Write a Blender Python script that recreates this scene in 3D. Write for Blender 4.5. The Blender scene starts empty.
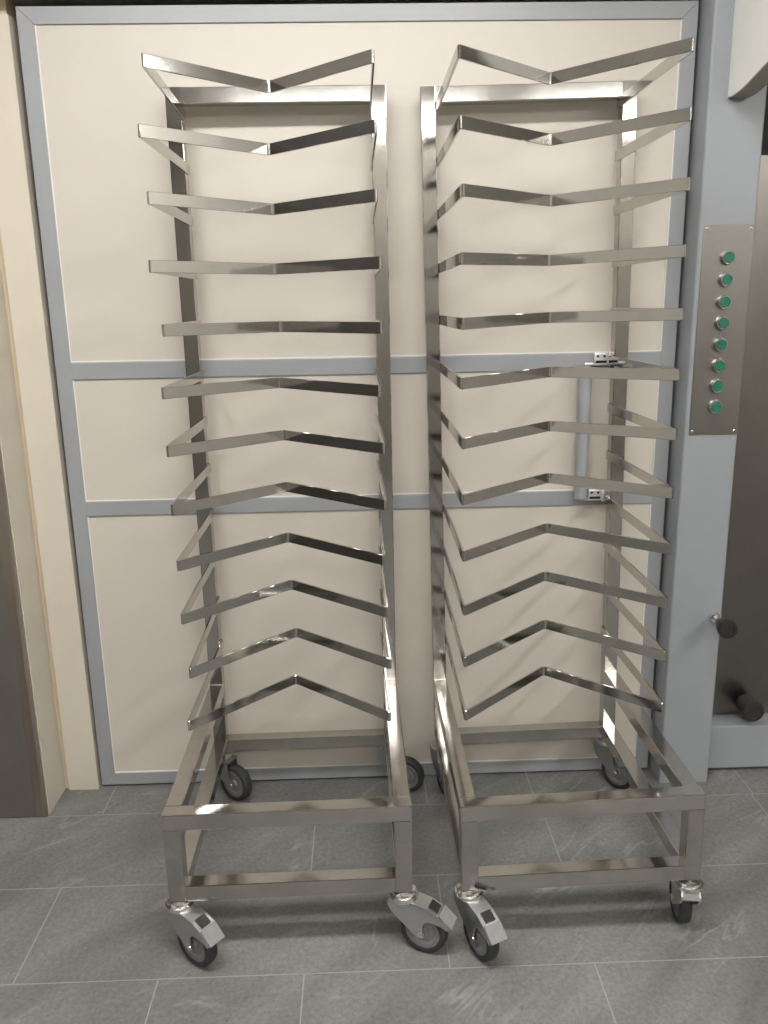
import bpy, bmesh, math, random
from mathutils import Vector, Matrix

random.seed(7)
SC = bpy.context.scene
COL = SC.collection
PI = math.pi

# ------------------------------------------------------------------ materials
def new_mat(name):
    m = bpy.data.materials.new(name)
    m.use_nodes = True
    nt = m.node_tree
    return m, nt, nt.nodes['Principled BSDF']

def N(nt, kind, **kw):
    n = nt.nodes.new(kind)
    for k, v in kw.items():
        setattr(n, k, v)
    return n

def coords(nt, scale=(1, 1, 1), rot=(0, 0, 0)):
    tc = N(nt, 'ShaderNodeTexCoord')
    mp = N(nt, 'ShaderNodeMapping')
    mp.inputs['Scale'].default_value = scale
    mp.inputs['Rotation'].default_value = rot
    nt.links.new(tc.outputs['Object'], mp.inputs['Vector'])
    return mp.outputs['Vector']

def noise(nt, vec, scale, detail=4, rough=.55, dist=0.):
    n = N(nt, 'ShaderNodeTexNoise')
    n.inputs['Scale'].default_value = scale
    n.inputs['Detail'].default_value = detail
    n.inputs['Roughness'].default_value = rough
    n.inputs['Distortion'].default_value = dist
    nt.links.new(vec, n.inputs['Vector'])
    return n.outputs['Fac']

def ramp(nt, fac, stops):
    r = N(nt, 'ShaderNodeValToRGB')
    e = r.color_ramp.elements
    while len(e) < len(stops):
        e.new(.5)
    for k, (p, c) in enumerate(stops):
        e[k].position = p
        e[k].color = (c[0], c[1], c[2], 1)
    nt.links.new(fac, r.inputs['Fac'])
    return r.outputs['Color']

def math_node(nt, op, a, b=None):
    n = N(nt, 'ShaderNodeMath', operation=op)
    for i, v in enumerate((a, b)):
        if v is None:
            continue
        if isinstance(v, (int, float)):
            n.inputs[i].default_value = v
        else:
            nt.links.new(v, n.inputs[i])
    return n.outputs[0]

def bump(nt, b, h, strength=.1, dist=.002):
    n = N(nt, 'ShaderNodeBump')
    n.inputs['Strength'].default_value = strength
    n.inputs['Distance'].default_value = dist
    nt.links.new(h, n.inputs['Height'])
    nt.links.new(n.outputs['Normal'], b.inputs['Normal'])

def paint(name, c, rough=.5, var=.05, scale=6, spec=.5, bumpy=.0):
    m, nt, b = new_mat(name)
    v = coords(nt)
    f = noise(nt, v, scale, 5)
    lo = [x * (1 - var) for x in c]
    hi = [min(1, x * (1 + var)) for x in c]
    nt.links.new(ramp(nt, f, [(.3, lo), (.7, hi)]), b.inputs['Base Color'])
    b.inputs['Roughness'].default_value = rough
    b.inputs['Specular IOR Level'].default_value = spec
    if bumpy:
        bump(nt, b, noise(nt, v, 180, 3), bumpy, .001)
    return m

def steel(name, c, rough, brush=(1, 1, 60), var=.10, rvar=.10, smudge=.06):
    m, nt, b = new_mat(name)
    b.inputs['Metallic'].default_value = 1.0
    vb = coords(nt, brush)
    fb = noise(nt, vb, 12, 6, .7)
    vs = coords(nt)
    fs = noise(nt, vs, 7, 4, .6, .6)
    mix = math_node(nt, 'ADD', math_node(nt, 'MULTIPLY', fb, .5), math_node(nt, 'MULTIPLY', fs, .5))
    lo = [x * (1 - var) for x in c]
    hi = [min(1, x * (1 + var)) for x in c]
    nt.links.new(ramp(nt, mix, [(.35, lo), (.65, hi)]), b.inputs['Base Color'])
    r = math_node(nt, 'ADD', math_node(nt, 'MULTIPLY', fb, rvar), math_node(nt, 'MULTIPLY', fs, smudge))
    r = math_node(nt, 'ADD', r, rough - .5 * (rvar + smudge))
    nt.links.new(r, b.inputs['Roughness'])
    bump(nt, b, fb, .04, .0006)
    return m

def plastic(name, c, rough=.45, spec=.5):
    m, nt, b = new_mat(name)
    f = noise(nt, coords(nt), 40, 4)
    nt.links.new(ramp(nt, f, [(.3, [x * .88 for x in c]), (.7, [min(1, x * 1.1) for x in c])]), b.inputs['Base Color'])
    b.inputs['Roughness'].default_value = rough
    b.inputs['Specular IOR Level'].default_value = spec
    return m

def glow(name, c, strength):
    m, nt, b = new_mat(name)
    b.inputs['Base Color'].default_value = (.9, .9, .9, 1)
    b.inputs['Emission Color'].default_value = (c[0], c[1], c[2], 1)
    b.inputs['Emission Strength'].default_value = strength
    return m

LAMP_NEAR, LAMP_FAR, LAMP_SIDE = 52.0, 14.0, 62.0
M = {}
M['steel'] = steel('brushed stainless steel', (.50, .48, .45), .12, (3, 3, 90), .10, .07, .07)
M['steel_post'] = steel('brushed stainless post', (.47, .45, .425), .08, (80, 80, 3), .12, .05, .07)
M['steel_bar'] = steel('flat stainless bar', (.49, .472, .448), .09, (3, 3, 90), .08, .06, .06)
M['weld'] = steel('polished weld', (.85, .83, .80), .25, (1, 1, 1))
M['zinc'] = steel('zinc plated pressing', (.60, .61, .61), .36, (1, 1, 1), .06, .08, .1)
M['zinc_dark'] = steel('dull shade-darkened zinc', (.42, .43, .43), .45, (1, 1, 1), .10, .08, .1)  # zinc darkened in colour for the shaded rear forks; knob stem too
M['zinc_tip'] = paint('grooved dull zinc tip', (.20, .20, .195), .55, .08, 60)
M['latch'] = steel('satin latch metal', (.86, .86, .84), .42, (1, 1, 1), .04, .06, .08)
M['chrome'] = steel('chromed ring', (.78, .77, .75), .16, (1, 1, 1), .04, .04, .05)
M['rubber'] = plastic('dark grey rubber tyre', (.032, .033, .034), .62, .35)
M['hub'] = plastic('grey nylon hub', (.18, .18, .185), .5, .4)
M['black'] = plastic('black plastic', (.018, .016, .015), .42, .5)
M['black_rib'] = plastic('matt black rubber', (.022, .020, .018), .6, .4)
M['cream_panel'] = paint('cream door panel', (.548, .505, .440), .42, .03, 2.5, .4)
M['cream_wall'] = paint('cream painted wall', (.56, .512, .43), .55, .03, 3, .35)
M['cream_shade'] = paint('cream with painted shade', (.52, .43, .30), .6, .04, 5, .3)
M['alu'] = paint('grey anodised door frame', (.285, .294, .305), .38, .025, 5, .5)
M['bead'] = paint('painted edge highlight', (.72, .70, .66), .4, .02, 8)  # pale strips imitate light caught on the panel edges
M['oven_grey'] = paint('blue grey enamel', (.272, .287, .303), .40, .03, 5, .5)
M['hood'] = paint('pale grey hood enamel', (.78, .78, .75), .5, .02, 6, .4)
M['hood_under'] = paint('hood lining', (.36, .33, .27), .55, .05, 9, .4)
M['plate'] = steel('brushed control plate', (.23, .215, .20), .36, (90, 3, 3), .06, .10, .08)
M['oven_steel'] = steel('oven door steel', (.20, .185, .17), .32, (70, 3, 2), .08, .10, .10)
M['clad_steel'] = steel('dark stainless cladding', (.36, .335, .305), .40, (70, 3, 2), .08, .10, .12)
M['clad_edge'] = steel('cladding folded edge', (.42, .36, .31), .32, (70, 3, 2), .06, .08, .08)
M['green'] = plastic('green push button cap', (.008, .135, .082), .35, .5)
M['ceiling'] = paint('white ceiling tile', (.74, .73, .70), .8, .02, 3)
M['room_wall'] = paint('off white room wall', (.52, .50, .46), .7, .03, 2)
M['front_wall'] = paint('taupe room wall', (.23, .215, .195), .7, .06, 2)
M['dark_reflect'] = paint('added dark reflection sheet', (.05, .045, .04), .5, .1, 2)
M['gap_shade'] = paint('painted gap shade', (.05, .05, .045), .7, .05, 3)  # near-black colour stands in for shade in the door gaps
M['lamp_body'] = paint('white lamp housing', (.8, .8, .8), .5, .01, 3)
M['glow_near'] = glow('fluorescent diffuser near', (1.0, .985, .955), LAMP_NEAR)
M['glow_far'] = glow('fluorescent diffuser far', (1.0, .985, .955), LAMP_FAR)
M['glow_side'] = glow('fluorescent diffuser side', (1.0, .985, .955), LAMP_SIDE)
M['gasket'] = plastic('black gasket', (.02, .02, .02), .6, .3)

def floor_mat():
    m, nt, b = new_mat('grey slate floor tile')
    tc = N(nt, 'ShaderNodeTexCoord')
    at = N(nt, 'ShaderNodeAttribute', attribute_name='tile')
    off = N(nt, 'ShaderNodeVectorMath', operation='SCALE')
    nt.links.new(at.outputs['Vector'], off.inputs[0])
    off.inputs['Scale'].default_value = 37.0
    add = N(nt, 'ShaderNodeVectorMath', operation='ADD')
    nt.links.new(tc.outputs['Object'], add.inputs[0])
    nt.links.new(off.outputs[0], add.inputs[1])
    sp0 = N(nt, 'ShaderNodeSeparateXYZ')
    nt.links.new(at.outputs['Vector'], sp0.inputs[0])
    vr = N(nt, 'ShaderNodeVectorRotate', rotation_type='Z_AXIS')
    nt.links.new(add.outputs[0], vr.inputs['Vector'])
    nt.links.new(math_node(nt, 'MULTIPLY', math_node(nt, 'SUBTRACT', sp0.outputs[0], .5), 1.5), vr.inputs['Angle'])
    mp = N(nt, 'ShaderNodeMapping')
    mp.inputs['Scale'].default_value = (1.0, 3.4, 1.0)
    nt.links.new(vr.outputs[0], mp.inputs['Vector'])
    v = mp.outputs['Vector']
    cloud = noise(nt, v, 1.8, 9, .60, .35)
    fine = noise(nt, add.outputs[0], 85, 5, .75)
    vein_n = noise(nt, v, 1.7, 5, .55, .7)
    vein = math_node(nt, 'ABSOLUTE', math_node(nt, 'SUBTRACT', vein_n, .5))
    vein = math_node(nt, 'SUBTRACT', 1.0, math_node(nt, 'MULTIPLY', vein, 42.))
    vein = math_node(nt, 'MAXIMUM', vein, 0.0)
    brk = noise(nt, add.outputs[0], 5, 3)
    brk = math_node(nt, 'MAXIMUM', math_node(nt, 'MULTIPLY', math_node(nt, 'SUBTRACT', brk, .47), 5.), 0.)
    vein = math_node(nt, 'MULTIPLY', vein, math_node(nt, 'MINIMUM', brk, 1.))
    spot = noise(nt, add.outputs[0], 38, 2, .5)
    spot = math_node(nt, 'GREATER_THAN', spot, .70)
    c0 = ramp(nt, cloud, [(.28, (.125, .124, .119)), (.5, (.176, .174, .167)), (.74, (.240, .237, .228))])
    mx = N(nt, 'ShaderNodeMixRGB', blend_type='MULTIPLY')
    mx.inputs['Fac'].default_value = .8
    nt.links.new(c0, mx.inputs['Color1'])
    nt.links.new(ramp(nt, fine, [(.30, (.62, .62, .62)), (.70, (1.32, 1.32, 1.32))]), mx.inputs['Color2'])
    mv = N(nt, 'ShaderNodeMixRGB')
    nt.links.new(math_node(nt, 'MULTIPLY', vein, .46), mv.inputs['Fac'])
    nt.links.new(mx.outputs[0], mv.inputs['Color1'])
    mv.inputs['Color2'].default_value = (.42, .42, .40, 1)
    ms = N(nt, 'ShaderNodeMixRGB')
    nt.links.new(math_node(nt, 'MULTIPLY', spot, .35), ms.inputs['Fac'])
    nt.links.new(mv.outputs[0], ms.inputs['Color1'])
    ms.inputs['Color2'].default_value = (.07, .07, .07, 1)
    # each tile a little lighter or darker than its neighbours
    sep = N(nt, 'ShaderNodeSeparateXYZ')
    nt.links.new(at.outputs['Vector'], sep.inputs[0])
    tone = math_node(nt, 'ADD', math_node(nt, 'MULTIPLY', sep.outputs[2], .20), .88)
    mt = N(nt, 'ShaderNodeVectorMath', operation='SCALE')
    nt.links.new(ms.outputs[0], mt.inputs[0])
    nt.links.new(tone, mt.inputs['Scale'])
    nt.links.new(mt.outputs[0], b.inputs['Base Color'])
    nt.links.new(math_node(nt, 'ADD', math_node(nt, 'MULTIPLY', cloud, .25), .38), b.inputs['Roughness'])
    b.inputs['Specular IOR Level'].default_value = .4
    h = math_node(nt, 'ADD', math_node(nt, 'MULTIPLY', fine, .5), cloud)
    bump(nt, b, h, .18, .004)
    return m
M['floor'] = floor_mat()
M['grout'] = paint('pale grout', (.28, .28, .27), .8, .06, 30)

# ------------------------------------------------------------------ mesh helpers
def box_bm(bm, lo, hi, mi=0):
    r = bmesh.ops.create_cube(bm, size=1.0)
    vs = r['verts']
    for v in vs:
        v.co = Vector([lo[k] + (v.co[k] + .5) * (hi[k] - lo[k]) for k in range(3)])
    for f in {f for v in vs for f in v.link_faces}:
        f.material_index = mi
    return vs

def bevel_box(bm, lo, hi, r=.002, axis=None, seg=2, mi=0):
    """box; axis='x' bevels only the long edges along x; None bevels them all"""
    vs = box_bm(bm, lo, hi, mi)
    es = {e for v in vs for e in v.link_edges}
    if axis is not None:
        k = 'xyz'.index(axis)
        es = {e for e in es if abs(e.verts[0].co[k] - e.verts[1].co[k]) > 1e-5 and
              all(abs(e.verts[0].co[j] - e.verts[1].co[j]) < 1e-6 for j in range(3) if j != k)}
    res = bmesh.ops.bevel(bm, geom=list(es), offset=r, segments=seg, affect='EDGES', profile=.5)
    for f in res['faces']:
        f.material_index = mi

def lathe_bm(bm, prof, axis='z', origin=(0, 0, 0), seg=32, mi=0, mat4=None, cap=True):
    """prof: list of (radius, height); revolved about axis"""
    rings = []
    for (r, h) in prof:
        ring = []
        for i in range(seg):
            a = 2 * PI * i / seg
            c, s = r * math.cos(a), r * math.sin(a)
            co = {'z': (c, s, h), 'y': (c, h, s), 'x': (h, c, s)}[axis]
            co = Vector(co) + Vector(origin)
            if mat4 is not None:
                co = mat4 @ co
            ring.append(bm.verts.new(co))
        rings.append(ring)
    for a, b in zip(rings, rings[1:]):
        for i in range(seg):
            f = bm.faces.new((a[i], a[(i + 1) % seg], b[(i + 1) % seg], b[i]))
            f.material_index = mi
    for ring in ((rings[0], rings[-1]) if cap else ()):
        try:
            f = bm.faces.new(ring)
            f.material_index = mi
        except ValueError:
            pass

def prism_bm(bm, pts, y0, y1, mi=0, plane='xz'):
    """polygon pts in the given plane extruded along the third axis"""
    def co(p, t):
        return {'xz': (p[0], t, p[1]), 'yz': (t, p[0], p[1]), 'xy': (p[0], p[1], t)}[plane]
    a = [bm.verts.new(co(p, y0)) for p in pts]
    b = [bm.verts.new(co(p, y1)) for p in pts]
    n = len(pts)
    fs = [bm.faces.new(a), bm.faces.new(b[::-1])]
    for i in range(n):
        fs.append(bm.faces.new((a[i], b[i], b[(i + 1) % n], a[(i + 1) % n])))
    for f in fs:
        f.material_index = mi

def obj(name, bm, mats, parent=None, warp=None, smooth=20):
    if warp is not None:
        for v in bm.verts:
            v.co = warp(v.co)
    bmesh.ops.remove_doubles(bm, verts=bm.verts, dist=1e-6)
    bmesh.ops.recalc_face_normals(bm, faces=bm.faces)
    me = bpy.data.meshes.new(name)
    bm.to_mesh(me)
    bm.free()
    if not isinstance(mats, (list, tuple)):
        mats = [mats]
    for m in mats:
        me.materials.append(m)
    for p in me.polygons:
        p.use_smooth = True
    me.set_sharp_from_angle(angle=math.radians(smooth))
    o = bpy.data.objects.new(name, me)
    COL.objects.link(o)
    if parent is not None:
        o.parent = parent
    return o

def tag(o, label, cat, group=None, kind=None):
    o['label'] = label
    o['category'] = cat
    if group:
        o['group'] = group
    if kind:
        o['kind'] = kind
    return o

def empty(name, loc=(0, 0, 0), rz=0.):
    e = bpy.data.objects.new(name, None)
    COL.objects.link(e)
    e.location = loc
    e.rotation_euler = (0, 0, rz)
    e.empty_display_size = .1
    return e

def B():
    return bmesh.new()

def simple_box(name, lo, hi, m, parent=None, r=None):
    bm = B()
    if r:
        bevel_box(bm, lo, hi, r)
    else:
        box_bm(bm, lo, hi)
    return obj(name, bm, m, parent)

# ------------------------------------------------------------------ camera
CX, CY, CZ = -0.03738, -2.38914, 1.48792
cam_d = bpy.data.cameras.new('camera')
cam_d.sensor_fit = 'HORIZONTAL'
cam_d.sensor_width = 36
cam_d.lens = 828.887 / 768 * 36
cam_d.clip_start = .02
cam = bpy.data.objects.new('camera', cam_d)
COL.objects.link(cam)
rt = Vector((0.99942428, -0.02942051, -0.01689802))
up = Vector((0.0235284, 0.24216528, 0.96994969))
fw = Vector((0.02444431, 0.96978885, -0.24271807))
rot = Matrix((rt, up, -fw)).transposed().to_4x4()
cam.matrix_world = Matrix.Translation((CX, CY, CZ)) @ rot
SC.camera = cam

# ------------------------------------------------------------------ setting
RX0, RX1, RY0, RY1, RZ = -2.3, 3.3, -4.9, .12, 2.85
GAP = .0016
rows = {  # lower y edge of each tile row : joints seen in the photograph, then a regular run outwards
    -.147: [-.853, .137, .470, 1.147],
    -.471: [-1.20, -.203, .480, 1.14],
    -.794: [-.862, .137, 1.14],
    -1.1175: [-1.20, -.532, -.199, .472, 1.14],
}
bm = B()
tl = bm.faces.layers.float_vector.new('tile') if hasattr(bm.faces.layers, 'float_vector') else None
tiles = []
y = -.147
ys = [-.147 + .3235]
k = 0
while True:
    joints = None
    for key, js in rows.items():
        if abs(key - y) < .004:
            joints = list(js)
    if joints is None:
        o0 = [(-.9), (-.57), (-.24)][k % 3]
        joints = [o0 + .667 * i for i in range(3)]
    while joints[0] > RX0:
        joints.insert(0, joints[0] - .667)
    while joints[-1] < RX1:
        joints.append(joints[-1] + .667)
    top = y + .3235
    for a, b2 in zip(joints, joints[1:]):
        x0, x1 = max(a, RX0), min(b2, RX1)
        if x1 - x0 < .02:
            continue
        tiles.append((x0 + GAP, y + GAP, x1 - GAP, min(top, RY1) - GAP))
    if y < RY0:
        break
    y -= .3235
    k += 1
for (x0, y0, x1, y1) in tiles:
    f = bm.faces.new([bm.verts.new(c) for c in ((x0, y0, 0), (x1, y0, 0), (x1, y1, 0), (x0, y1, 0))])
    f.material_index = 0
gz = -.0012
f = bm.faces.new([bm.verts.new(c) for c in ((RX0, RY0 - .4, gz), (RX1, RY0 - .4, gz), (RX1, RY1, gz), (RX0, RY1, gz))])
f.material_index = 1
fl = obj('floor', bm, [M['floor'], M['grout']])
at = fl.data.attributes.new('tile', 'FLOAT_VECTOR', 'FACE')
rnd = random.Random(11)
for i in range(len(fl.data.polygons)):
    at.data[i].vector = (rnd.random(), rnd.random(), rnd.random())
tag(fl, 'grey slate-look floor tiles with pale grout joints', 'floor', kind='structure')

def struct(name, lo, hi, m, label, cat, r=None):
    o = simple_box(name, lo, hi, m, None, r)
    return tag(o, label, cat, kind='structure')

struct('ceiling', (RX0, RY0, RZ), (RX1, RY1 + .1, RZ + .05), M['ceiling'], 'white ceiling above the two racks', 'ceiling')
struct('wall_back', (RX0, RY1, 0), (RX1, RY1 + .06, RZ), M['gap_shade'], 'wall painted dark as shade, seen in the gaps around the sliding door', 'wall')
struct('wall_front', (RX0, RY0 - .06, 0), (RX1, RY0, RZ), M['front_wall'], 'taupe wall of the room facing the racks', 'wall')
struct('wall_right', (RX1, RY0, 0), (RX1 + .06, RY1, RZ), M['room_wall'], 'off-white wall at the right of the room', 'wall')
struct('wall_side', (RX0 - .06, RY0, 0), (RX0, RY1, RZ), M['room_wall'], 'off-white wall at the far left of the room', 'wall')
struct('trim_5', (RX0, -1.6, 0), (RX0 + .02, RY1, 2.4), M['dark_reflect'], 'unseen dark sheet added on the left wall for the racks to reflect', 'trim')  # unseen, added so the shelf bars have something dark to reflect
# cream reveal and jamb at the left of the door
struct('wall_left', (-1.05, -.138, 0), (-1.0135, RY1, RZ), M['cream_wall'], 'cream wall return between the steel panel and the door jamb', 'wall')
struct('trim_1', (-1.0135, .004, 0), (-.998, RY1, 2.30), M['cream_shade'], 'narrow corner strip with painted crease shade beside the cream door jamb', 'trim')  # ochre colour imitates the shadow in the corner crease
bm = B()
prism_bm(bm, [(-.999, 0), (-.9045, 0), (-.9135, 2.222), (-.999, 2.222)], -.006, RY1, 0, 'xz')
tag(obj('trim_2', bm, M['cream_wall']), 'cream door jamb left of the grey door frame', 'trim', kind='structure')
struct('trim_3', (-.999, .03, 2.222), (-.93, RY1, 2.30), M['cream_shade'], 'block with painted brown shade above the cream door jamb', 'trim')  # tan colour imitates shadowed cream above the jamb
struct('trim_4', (-1.0135, -.07, 2.275), (.876, RY1, RZ), M['room_wall'], 'lintel box above the wide sliding door', 'trim')

# ------------------------------------------------------------------ door
DY = .006
def dx(x): return CX + (x - CX) * 1.0025
def dz(z): return CZ + (z - CZ) * 1.0025
xl, xr, zt, zb = dx(-.8959), dx(.8663), dz(2.2417), .0065
il, ir, it, ib = dx(-.852), dx(.8255), dz(2.1995), dz(.051)
u1, u0, l1, l0 = dz(1.3448), dz(1.2955), dz(.9419), dz(.8965)
door = empty('door_1', (0, DY, 0))
tag(door, 'wide cream sliding door in a grey aluminium frame behind both racks', 'door', kind='structure')
FD = .045
def bar(bm, lo, hi, axis):
    bevel_box(bm, lo, hi, .003, axis, 2)
bm = B()
def mitre(pts):
    b2 = B()
    prism_bm(b2, pts, 0, FD, 0, 'xz')
    bmesh.ops.bevel(b2, geom=list(b2.edges), offset=.0018, segments=2, affect='EDGES', profile=.5)
    tmp = bpy.data.meshes.new('tmp')
    b2.to_mesh(tmp); b2.free()
    bm.from_mesh(tmp)
    bpy.data.meshes.remove(tmp)
mitre([(xl, zb), (il, ib), (il, it), (xl, zt)])
mitre([(xr, zb), (ir, ib), (ir, it), (xr, zt)])
mitre([(xl, zt), (il, it), (ir, it), (xr, zt)])
mitre([(xl, zb), (il, ib), (ir, ib), (xr, zb)])
bar(bm, (il, 0, u0), (ir, FD, u1), 'x')
bar(bm, (il, 0, l0), (ir, FD, l1), 'x')
obj('door_frame', bm, M['alu'], door)
for (z0, z1) in ((u1, it), (l1, u0), (ib, l0)):
    pn = simple_box('door_panel', (il - .004, .0055, z0 - .004), (ir + .004, .03, z1 + .004), M['cream_panel'], door)
    bm = B()
    w = .0028
    for lo, hi in (((il, .0025, z0), (il + w, .0058, z1)), ((ir - w, .0025, z0), (ir, .0058, z1)),
                   ((il, .0025, z0), (ir, .0058, z0 + w))):
        box_bm(bm, lo, hi)
    obj('edge_highlight', bm, M['bead'], pn)
# pull handle: a grey tube beside two chromed latch blocks
hd = empty('door_handle', (0, 0, 0))
hd.parent = door
bm = B()
lathe_bm(bm, [(.0150, .921), (.0190, .925), (.0190, 1.304), (.0150, 1.308)], 'z', (.601, -.034, 0), 24)
for z in (.945, 1.285):
    lathe_bm(bm, [(.009, -.03), (.009, .0)], 'y', (.601, 0, z), 16)
obj('grip_tube', bm, M['alu'], hd)
for zc, hh in ((1.327, .036), (.930, .034)):
    bm = B()
    bevel_box(bm, (.628, -.022, zc - hh / 2), (.672, 0, zc + hh / 2), .003)
    bevel_box(bm, (.668, -.028, zc - hh / 2 - .003), (.684, 0, zc + hh / 2 + .003), .004)
    for x in (.638, .657):
        lathe_bm(bm, [(.0036, -.0226), (.0036, -.02)], 'y', (x, 0, zc + .008), 12, 1)
    box_bm(bm, (.632, -.0226, zc - .011), (.664, -.02, zc - .004), 1)
    bevel_box(bm, (.604, -.016, zc - .018), (.632, -.008, zc - .010), .002)
    obj('latch_block', bm, [M['latch'], M['gasket']], hd)
    
# ------------------------------------------------------------------ steel panel at the left edge
cp = empty('steel_panel', (-1.02, -.145, 0))
tag(cp, 'dark stainless steel panel on the floor at the left edge, beside the cream wall', 'panel')
bm = B()
bevel_box(bm, (-.78, -.004, .002), (-.0285, .004, 2.30), .002)
obj('sheet', bm, M['clad_steel'], cp)
bm = B()
prism_bm(bm, [(-.0285, -.004), (-.004, -.006), (.0035, -.003), (.0045, .006), (-.0285, .004)], .002, 2.30, 0, 'xy')
obj('folded_edge', bm, M['clad_edge'], cp)

# ------------------------------------------------------------------ oven at the right edge
ov = empty('oven', (.96, -.072, 0))
tag(ov, 'blue grey industrial oven with column of green buttons at the right edge', 'oven')
OX, OY = .96, -.072
def op(name, bm, m, par=None):
    for v in bm.verts:
        v.co -= Vector((OX, OY, 0))
    return obj(name, bm, m, par or ov)
bm = B()
bevel_box(bm, (.8795, -.072, 0), (1.0345, RY1 - .005, 2.70), .008, 'z', 4)
pil = op('pillar', bm, M['oven_grey'])
bm = B()
bevel_box(bm, (1.03, -.018, .012), (2.9, RY1 - .005, .162), .004)
op('base_panel', bm, M['oven_grey'])
bm = B()
box_bm(bm, (1.03, .052, .169), (2.9, RY1 - .01, 1.872))
dsteel = op('oven_door', bm, M['oven_steel'])
bm = B()
box_bm(bm, (1.03, .085, 1.874), (2.9, RY1 - .006, 2.6))
op('dark_recess', bm, M['gasket'])
# control plate
bm = B()
bevel_box(bm, (.8925, -.0752, 1.113), (1.0300, -.0715, 1.680), .0008)
plate = op('control_plate', bm, M['plate'])
for (sx, sz) in ((.901, 1.671), (1.0215, 1.671), (.901, 1.123), (1.0215, 1.123)):
    bm = B()
    lathe_bm(bm, [(.0042, -.0752), (.0042, -.0765), (.0025, -.0778)], 'y', (sx, 0, sz), 16)
    op('screw', bm, M['chrome'], plate)
bz = [1.596, 1.538, 1.479, 1.4225, 1.364, 1.307, 1.2505, 1.192]
for i, z in enumerate(bz):
    x = .9625 - i * .0004
    bm = B()
    lathe_bm(bm, [(.0195, -.0752), (.0200, -.0775), (.0185, -.0850), (.0165, -.0875), (.0150, -.0875), (.0150, -.083)], 'y', (x, 0, z), 32)
    rb = op('push_button', bm, M['chrome'], plate)
    bm = B()
    lathe_bm(bm, [(.0145, -.080), (.0145, -.0890), (.0135, -.0905), (.0105, -.0905), (.0098, -.0893), (.0, -.0893)], 'y', (x, 0, z), 32)
    op('button_cap', bm, M['green'], rb)
# lever with a flared black grip on the pillar
bm = B()
lathe_bm(bm, [(.016, -.072), (.0165, -.078), (.014, -.083), (.0075, -.084), (.0075, -.118)], 'y', (1.010, 0, .558), 24)
lv = op('lever', bm, M['chrome'])
bm = B()
lathe_bm(bm, [(.009, -.106), (.012, -.112), (.022, -.138), (.0280, -.158), (.0292, -.168), (.0270, -.175), (.0180, -.1765), (.0170, -.1745), (.0110, -.1745), (.0, -.1755)],
         'y', (1.010, 0, .558), 32)
op('lever_grip', bm, M['black'], lv)
# second knob, lower, on the oven door
bm = B()
lathe_bm(bm, [(.012, .052), (.012, .03), (.012, .02)], 'y', (1.181, 0, .2175), 20)
kn = op('knob_stem', bm, M['zinc_dark'])
bm = B()
prof = [(.0, .036), (.024, .035), (.026, .030)]
for j in range(6):
    yy = .026 - j * .011
    prof += [(.0265 + .0004 * j, yy), (.0275 + .0004 * j, yy - .003), (.0275 + .0004 * j, yy - .007), (.0262 + .0004 * j, yy - .009)]
prof += [(.031, -.042), (.0315, -.050), (.029, -.055), (.020, -.0565), (.018, -.0545), (.0, -.0545)]
lathe_bm(bm, [(r * 1.12, .036 + (h - .036) * .78) for r, h in prof], 'y', (1.181, 0, .2175), 32)
op('knob_grip', bm, M['black_rib'], kn)
# hood cheek curving away towards the room, with its canopy above
crv = [(-.073, 1.992), (-.105, 1.9915), (-.145, 1.995), (-.180, 2.001), (-.210, 2.0075), (-.250, 2.016), (-.30, 2.028),
       (-.36, 2.048), (-.42, 2.075), (-.48, 2.112), (-.53, 2.155), (-.57, 2.21), (-.60, 2.28), (-.61, 2.36)]
bm = B()
prism_bm(bm, crv + [(-.61, 2.66), (-.073, 2.66)], .930, .9345, 0, 'yz')
hc = op('hood', bm, M['hood'])
bm = B()
n = len(crv)
lo = [bm.verts.new((.9345, a, b)) for a, b in crv]
hi = [bm.verts.new((.985, a, b)) for a, b in crv]
lo2 = [bm.verts.new((.9345, a + .001, b + .004)) for a, b in crv]
hi2 = [bm.verts.new((.985, a + .001, b + .004)) for a, b in crv]
for i in range(n - 1):
    bm.faces.new((lo[i], lo[i + 1], hi[i + 1], hi[i]))
    bm.faces.new((lo2[i], hi2[i], hi2[i + 1], lo2[i + 1]))
    bm.faces.new((hi[i], hi[i + 1], hi2[i + 1], hi2[i]))
    bm.faces.new((lo[i + 1], lo[i], lo2[i], lo2[i + 1]))
bm.faces.new((lo[0], hi[0], hi2[0], lo2[0]))
bm.faces.new((lo[-1], lo2[-1], hi2[-1], hi[-1]))
op('hood_flange', bm, M['hood_under'], hc)
bm = B()
box_bm(bm, (.9345, -.61, 2.36), (2.9, -.59, 2.66))
box_bm(bm, (.9345, -.61, 2.64), (2.9, -.073, 2.66))
op('hood_canopy', bm, M['hood'], hc)

# ------------------------------------------------------------------ bakery racks
S = .98
T = .04 * S
HW = .57539 / 2 * S
D = .716 * S
def zz(z): return CZ + S * (z - CZ)
Z0, Z1, H = zz(.12992), zz(.35988), zz(2.0446)
YS = .19578 * S
HB = .0265 * S
SHELVES_L = [
    (-0.230, 1.968, 0.240, 1.971, 0.422), (-0.250, 1.835, 0.243, 1.838, 0.434), (-0.243, 1.703, 0.241, 1.701, 0.434),
    (-0.252, 1.564, 0.248, 1.563, 0.430), (-0.234, 1.428, 0.247, 1.424, 0.425), (-0.247, 1.291, 0.240, 1.285, 0.423),
    (-0.247, 1.159, 0.248, 1.153, 0.414), (-0.248, 1.022, 0.249, 1.019, 0.415), (-0.245, 0.886, 0.242, 0.885, 0.411),
    (-0.246, 0.752, 0.247, 0.753, 0.417), (-0.237, 0.611, 0.252, 0.618, 0.420), (-0.251, 0.470, 0.249, 0.476, 0.427)]
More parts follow.
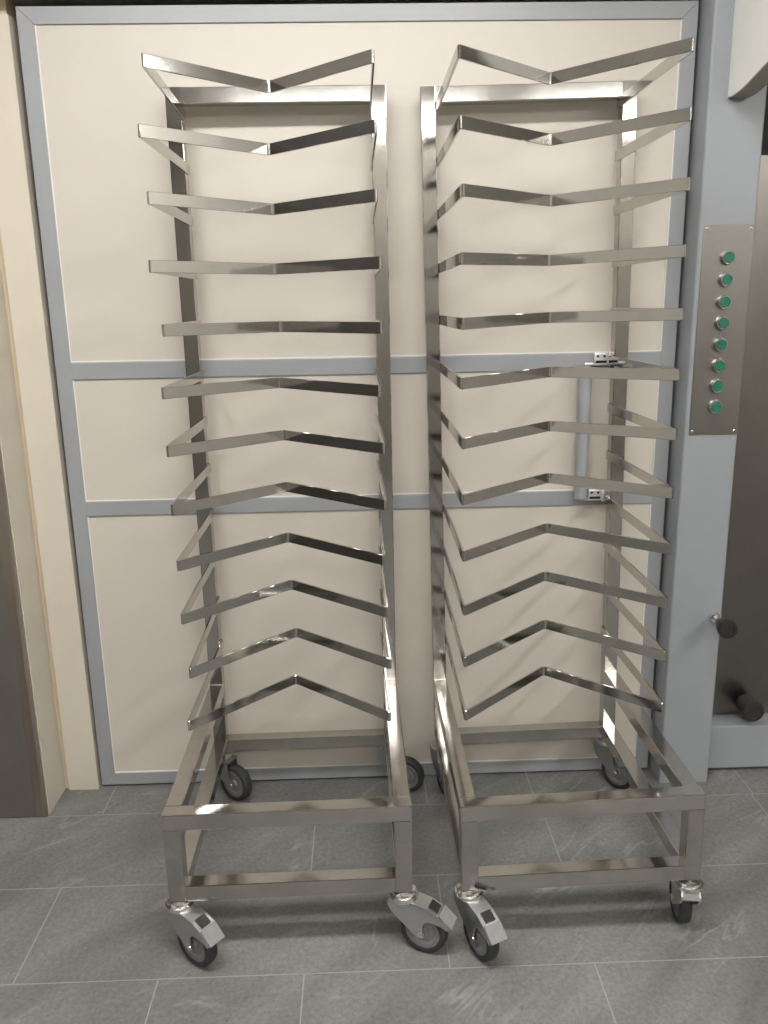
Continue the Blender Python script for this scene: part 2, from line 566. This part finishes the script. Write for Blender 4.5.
SHELVES_R = [
    (-0.247, 1.983, 0.242, 1.984, 0.430), (-0.246, 1.848, 0.245, 1.851, 0.427), (-0.242, 1.714, 0.249, 1.712, 0.434),
    (-0.246, 1.574, 0.248, 1.574, 0.435), (-0.245, 1.435, 0.249, 1.438, 0.425), (-0.249, 1.303, 0.249, 1.304, 0.400),
    (-0.248, 1.166, 0.249, 1.167, 0.402), (-0.250, 1.033, 0.248, 1.028, 0.404), (-0.250, 0.895, 0.248, 0.890, 0.414),
    (-0.250, 0.758, 0.246, 0.754, 0.421), (-0.250, 0.623, 0.249, 0.613, 0.420), (-0.250, 0.478, 0.250, 0.473, 0.430)]

def fillet(p0, p1, p2, r, n):
    a = (p0 - p1).normalized()
    b = (p2 - p1).normalized()
    half = math.acos(max(-1, min(1, a.dot(b)))) / 2
    t = r / math.tan(half)
    c = p1 + (a + b).normalized() * (r / math.sin(half))
    s, e = p1 + a * t - c, p1 + b * t - c
    ang = math.atan2(s.x * e.y - s.y * e.x, s.dot(e))
    return [c + Matrix.Rotation(ang * i / n, 2) @ s for i in range(n + 1)]

def shelf_bm(row):
    xL, zL, xR, zR, ya = row
    xL, xR, ya = xL * S, xR * S, ya * S
    zL, zR = zz(zL), zz(zR)
    xin = HW - T - .0002
    yr = D - .006
    pts = [Vector((-xin, yr)), Vector((xL - .003, YS - .013)), Vector(((xL + xR) / 2, ya)), Vector((xR + .003, YS - .013)), Vector((xin, yr))]
    path = [pts[0]]
    path += fillet(pts[0], pts[1], pts[2], .0045, 5)
    path += fillet(pts[1], pts[2], pts[3], .008, 3)
    path += fillet(pts[2], pts[3], pts[4], .0045, 5)
    path.append(pts[4])
    th, c = .0052, .0007
    bm = B()
    secs = []
    for i, p in enumerate(path):
        if i == 0:
            t = path[1] - p
        elif i == len(path) - 1:
            t = p - path[i - 1]
        else:
            t = (path[i + 1] - p).normalized() + (p - path[i - 1]).normalized()
        t.normalize()
        nrm = Vector((-t.y, t.x))          # towards the inside of the loop
        zb_ = zL + (zR - zL) * (p.x - xL) / (xR - xL)
        prof = [(0, c), (c, 0), (th - c, 0), (th, c), (th, HB - c), (th - c, HB), (c, HB), (0, HB - c)]
        secs.append([bm.verts.new((p.x + nrm.x * d, p.y + nrm.y * d, zb_ + h)) for d, h in prof])
    for a, b in zip(secs, secs[1:]):
        for j in range(8):
            bm.faces.new((a[j], a[(j + 1) % 8], b[(j + 1) % 8], b[j]))
    bm.faces.new(secs[0])
    bm.faces.new(secs[-1][::-1])
    return bm

CH = Z0                                     # height of a caster
WR = .0575                                  # wheel radius
TRAIL = .051

def caster_braked():
    fork = B()
    cheek = [(-.034, .124), (-.033, .116), (-.027, .104), (-.015, .091), (.008, .073), (.030, .055), (.036, .049), (.044, .046),
             (.051, .049), (.053, .058), (.053, .078), (.057, .089), (.066, .095), (.080, .096), (.098, .093), (.114, .085),
             (.119, .091), (.108, .105), (.090, .118), (.066, .129), (.034, .134), (-.028, .134)]
    for s in (-1, 1):
        prism_bm(fork, cheek, s * .0185, s * .0225, 0, 'xz')
    top = [(-.034, .118), (-.028, .1335), (.034, .1335), (.066, .1285), (.090, .1175), (.108, .1045)]
    for (a, b) in zip(top, top[1:]):
        prism_bm(fork, [a, b, (b[0] - .001, b[1] - .004), (a[0] + .001, a[1] - .004)], -.0225, .0225, 0, 'xz')
    lathe_bm(fork, [(.0, .006), (.0052, .006), (.0052, .0085), (.0, .0085)], 'y', (TRAIL, -.0325, WR), 12, 1)
    lathe_bm(fork, [(.0085, -.0245), (.0085, .0245)], 'y', (TRAIL, 0, WR), 16, 1)
    ring = B()
    lathe_bm(ring, [(.0, .130), (.026, .130), (.0335, .1335), (.0350, .1385), (.0335, .1435), (.0290, .146), (.0300, .1475),
                    (.0280, .152), (.0200, CH - .0015), (.0115, CH - .0010), (.0115, CH + .004)], 'z', (0, 0, 0), 40)
    ped = B()
    def on_top(u):                          # point on the sloping cover
        for a, b in zip(top, top[1:]):
            if a[0] <= u <= b[0]:
                k = (u - a[0]) / (b[0] - a[0])
                return a[1] + k * (b[1] - a[1])
        return top[-1][1]
    a, b = (.066, on_top(.066) + .0005), (.088, on_top(.088) - .0005)
    prism_bm(ped, [a, b, (b[0] + .001, b[1] + .004), (a[0] + .001, a[1] + .004)], -.0135, .0135, 0, 'xz')
    a, b = (.092, .1165), (.122, .0895)
    prism_bm(ped, [a, b, (b[0] + .003, b[1] + .004), (a[0] + .003, a[1] + .004)], -.0215, .0215, 1, 'xz')
    for j in range(4):
        u = .099 + j * .006
        zc = .1165 - (u - .092) * .90 + .0035
        prism_bm(ped, [(u, zc), (u + .003, zc - .0027), (u + .0045, zc - .0010), (u + .0015, zc + .0018)], -.019, .019, 1, 'xz')
    return fork, ring, ped

def caster_plain():
    fork = B()
    cheek = [(-.030, .134), (-.031, .118), (-.024, .098), (-.006, .077), (.024, .056), (.034, .049), (.044, .046), (.052, .050),
             (.053, .062), (.044, .080), (.040, .100), (.038, .134)]
    for s in (-1, 1):
        prism_bm(fork, cheek, s * .0190, s * .0225, 0, 'xz')
    bevel_box(fork, (-.031, -.0225, .130), (.044, .0225, .1345), .0012)
    lathe_bm(fork, [(.0, .006), (.0052, .006), (.0052, .0085), (.0, .0085)], 'y', (TRAIL, -.0325, WR), 12, 1)
    lathe_bm(fork, [(.0085, -.0245), (.0085, .0245)], 'y', (TRAIL, 0, WR), 16, 1)
    ring = B()
    lathe_bm(ring, [(.0, .132), (.025, .132), (.0300, .135), (.0315, .139), (.0300, .143), (.0260, .1455), (.0255, .150),
                    (.0190, CH - .0015), (.0115, CH - .0010), (.0115, CH + .004)], 'z', (0, 0, 0), 40)
    return fork, ring, None

def wheel_bms():
    tyre = B()
    pr = []
    w, ri = .0160, WR - .015
    pr = [(ri, -w * .86), (WR - .009, -w), (WR - .003, -w * .86), (WR - .0006, -w * .5), (WR, 0), (WR - .0006, w * .5), (WR - .003, w * .86),
          (WR - .008, w), (ri, w * .82)]
    lathe_bm(tyre, pr, 'y', (TRAIL, 0, WR), 48, cap=False)
    hub = B()
    pr = [(.0, -.0135), (.0105, -.0135), (.012, -.0095), (.028, -.0085), (.034, -.0125), (ri + .0004, -.0128),
          (ri + .0004, .0128), (.034, .0125), (.028, .0085), (.012, .0095), (.0105, .0135), (.0, .0135)]
    lathe_bm(hub, pr, 'y', (TRAIL, 0, WR), 48)
    return tyre, hub

def make_rack(name, x, y, yaw, lean, shelves, casters, label):
    X, Y = CX + S * (x - CX), CY + S * (y - CY)
    root = empty(name, (X, Y, 0), yaw)
    tag(root, label, 'rack', 'wheeled bakery racks')
    c, s = math.cos(lean), math.sin(lean)
    def warp(v):
        dz_ = v.z - Z0
        return Vector((v.x * c - dz_ * s, v.y, Z0 + v.x * s + dz_ * c))
    def part(nm, bm, m=None, par=None):
        return obj(nm, bm, m or M['steel'], par or root, warp)
    R_ = .0020
    # welded base box: two front legs, two rear legs, rails
    for sx in (-1, 1):
        x0, x1 = sorted((sx * HW, sx * (HW - T)))
        bm = B(); bevel_box(bm, (x0, 0, Z0), (x1, T, Z1 - T), R_, 'z'); part('base_leg', bm, M['steel_post'])
        bm = B(); bevel_box(bm, (x0, D - T, Z0), (x1, D, Z1), R_, 'z'); part('base_leg', bm, M['steel_post'])
        bm = B(); bevel_box(bm, (x0, T, Z1 - T), (x1, D - T, Z1), R_, 'y'); part('base_rail', bm)
        bm = B(); bevel_box(bm, (x0, T, Z0), (x1, D - T, Z0 + T), R_, 'y'); part('base_rail', bm)
        # tall upright standing on the rear leg, a ground weld bead at the joint
        bm = B(); bevel_box(bm, (x0, D - T, Z1 + .0006), (x1, D, H), R_, 'z')
        upr = part('upright_post', bm, M['steel_post'])
        bm = B(); bevel_box(bm, (x0 - .0006, D - T - .0006, Z1 - .0014), (x1 + .0006, D + .0006, Z1 + .0018), .0008)
        part('weld_bead', bm, M['weld'], upr)
    bm = B(); bevel_box(bm, (-HW, 0, Z1 - T), (HW, T, Z1), R_, 'x'); part('base_rail', bm)
    bm = B(); bevel_box(bm, (-HW + T, 0, Z0), (HW - T, T, Z0 + T), R_, 'x'); part('base_rail', bm)
    bm = B(); bevel_box(bm, (-HW + T, D - T, Z0), (HW - T, D, Z0 + T), R_, 'x'); part('base_rail', bm)
    bm = B(); bevel_box(bm, (-HW + T, D - T, H - T), (HW - T, D, H), R_, 'x'); part('header_rail', bm)
    for row in shelves:
        part('shelf_bar', shelf_bm(row), M['steel_bar'])
    # casters, each swivelled its own way
    for (sx, front, ang, braked) in casters:
        px = sx * (HW - T / 2)
        py = T / 2 if front else D - T / 2
        mt = Matrix.Translation((px, py, 0)) @ Matrix.Rotation(math.radians(ang), 4, 'Z')
        fork, ring, ped = caster_braked() if braked else caster_plain()
        tyre, hub = wheel_bms()
        wp = lambda v, mt=mt: mt @ v
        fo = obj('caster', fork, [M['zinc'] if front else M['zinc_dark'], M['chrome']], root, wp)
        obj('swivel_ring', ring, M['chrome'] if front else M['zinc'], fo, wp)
        obj('wheel', tyre, M['rubber'], fo, wp, 50)
        obj('wheel_hub', hub, M['hub'], fo, wp)
        if ped is not None:
            obj('brake_pedal', ped, [M['black'], M['zinc_tip']], fo, wp)
    return root

make_rack('bakery_rack', -.22981, -.69811, .0096, .00238, SHELVES_L,
          [(-1, True, -39, True), (1, True, -25, True), (-1, False, -36, False), (1, False, -22, False)],
          'tall stainless steel rack on casters, standing nearer the cream wall and steel panel')
make_rack('bakery_rack', .46278, -.69560, .0058, .01814, SHELVES_R,
          [(-1, True, -64, True), (1, True, 82, True), (-1, False, -72, False), (1, False, -50, False)],
          'tall stainless steel rack on casters, standing next to the oven with green buttons')

# ------------------------------------------------------------------ ceiling lights
def ceiling_light(x0, x1, y, w, m, label, rz=0.):
    e = empty('ceiling_light', ((x0 + x1) / 2, y, RZ), rz)
    tag(e, label, 'ceiling light', 'fluorescent ceiling lights')
    hx = (x1 - x0) / 2
    bm = B(); bevel_box(bm, (-hx - .03, -w / 2 - .03, -.045), (hx + .03, w / 2 + .03, 0), .006)
    obj('housing', bm, M['lamp_body'], e)
    bm = B(); bevel_box(bm, (-hx, -w / 2, -.075), (hx, w / 2, -.046), .01)
    obj('diffuser', bm, m, e)
    return e
ceiling_light(-1.2, .7, -1.58, .22, M['glow_near'], 'long fluorescent lamp on the ceiling just in front of the racks')
ceiling_light(1.9, 3.6, -2.85, .13, M['glow_side'], 'long fluorescent lamp on the ceiling along the right wall', PI / 2)
ceiling_light(-.8, .9, -4.4, .60, M['glow_far'], 'wide fluorescent lamp on the ceiling behind the photographer')
ceiling_light(1.3, 2.9, -4.4, .60, M['glow_far'], 'wide fluorescent lamp on the ceiling at the back right corner')

# ------------------------------------------------------------------ world and view
w = bpy.data.worlds.new('world')
SC.world = w
w.use_nodes = True
bg = w.node_tree.nodes['Background']
bg.inputs['Color'].default_value = (1, .97, .92, 1)
bg.inputs['Strength'].default_value = .05
vs = SC.view_settings
vs.view_transform = 'Standard'
vs.look = 'None'
vs.gamma = 1
vs.use_curve_mapping = False
vs.exposure = 0.13
SC.cycles.use_denoising = True
SC.cycles.max_bounces = 10
SC.cycles.sample_clamp_indirect = 6
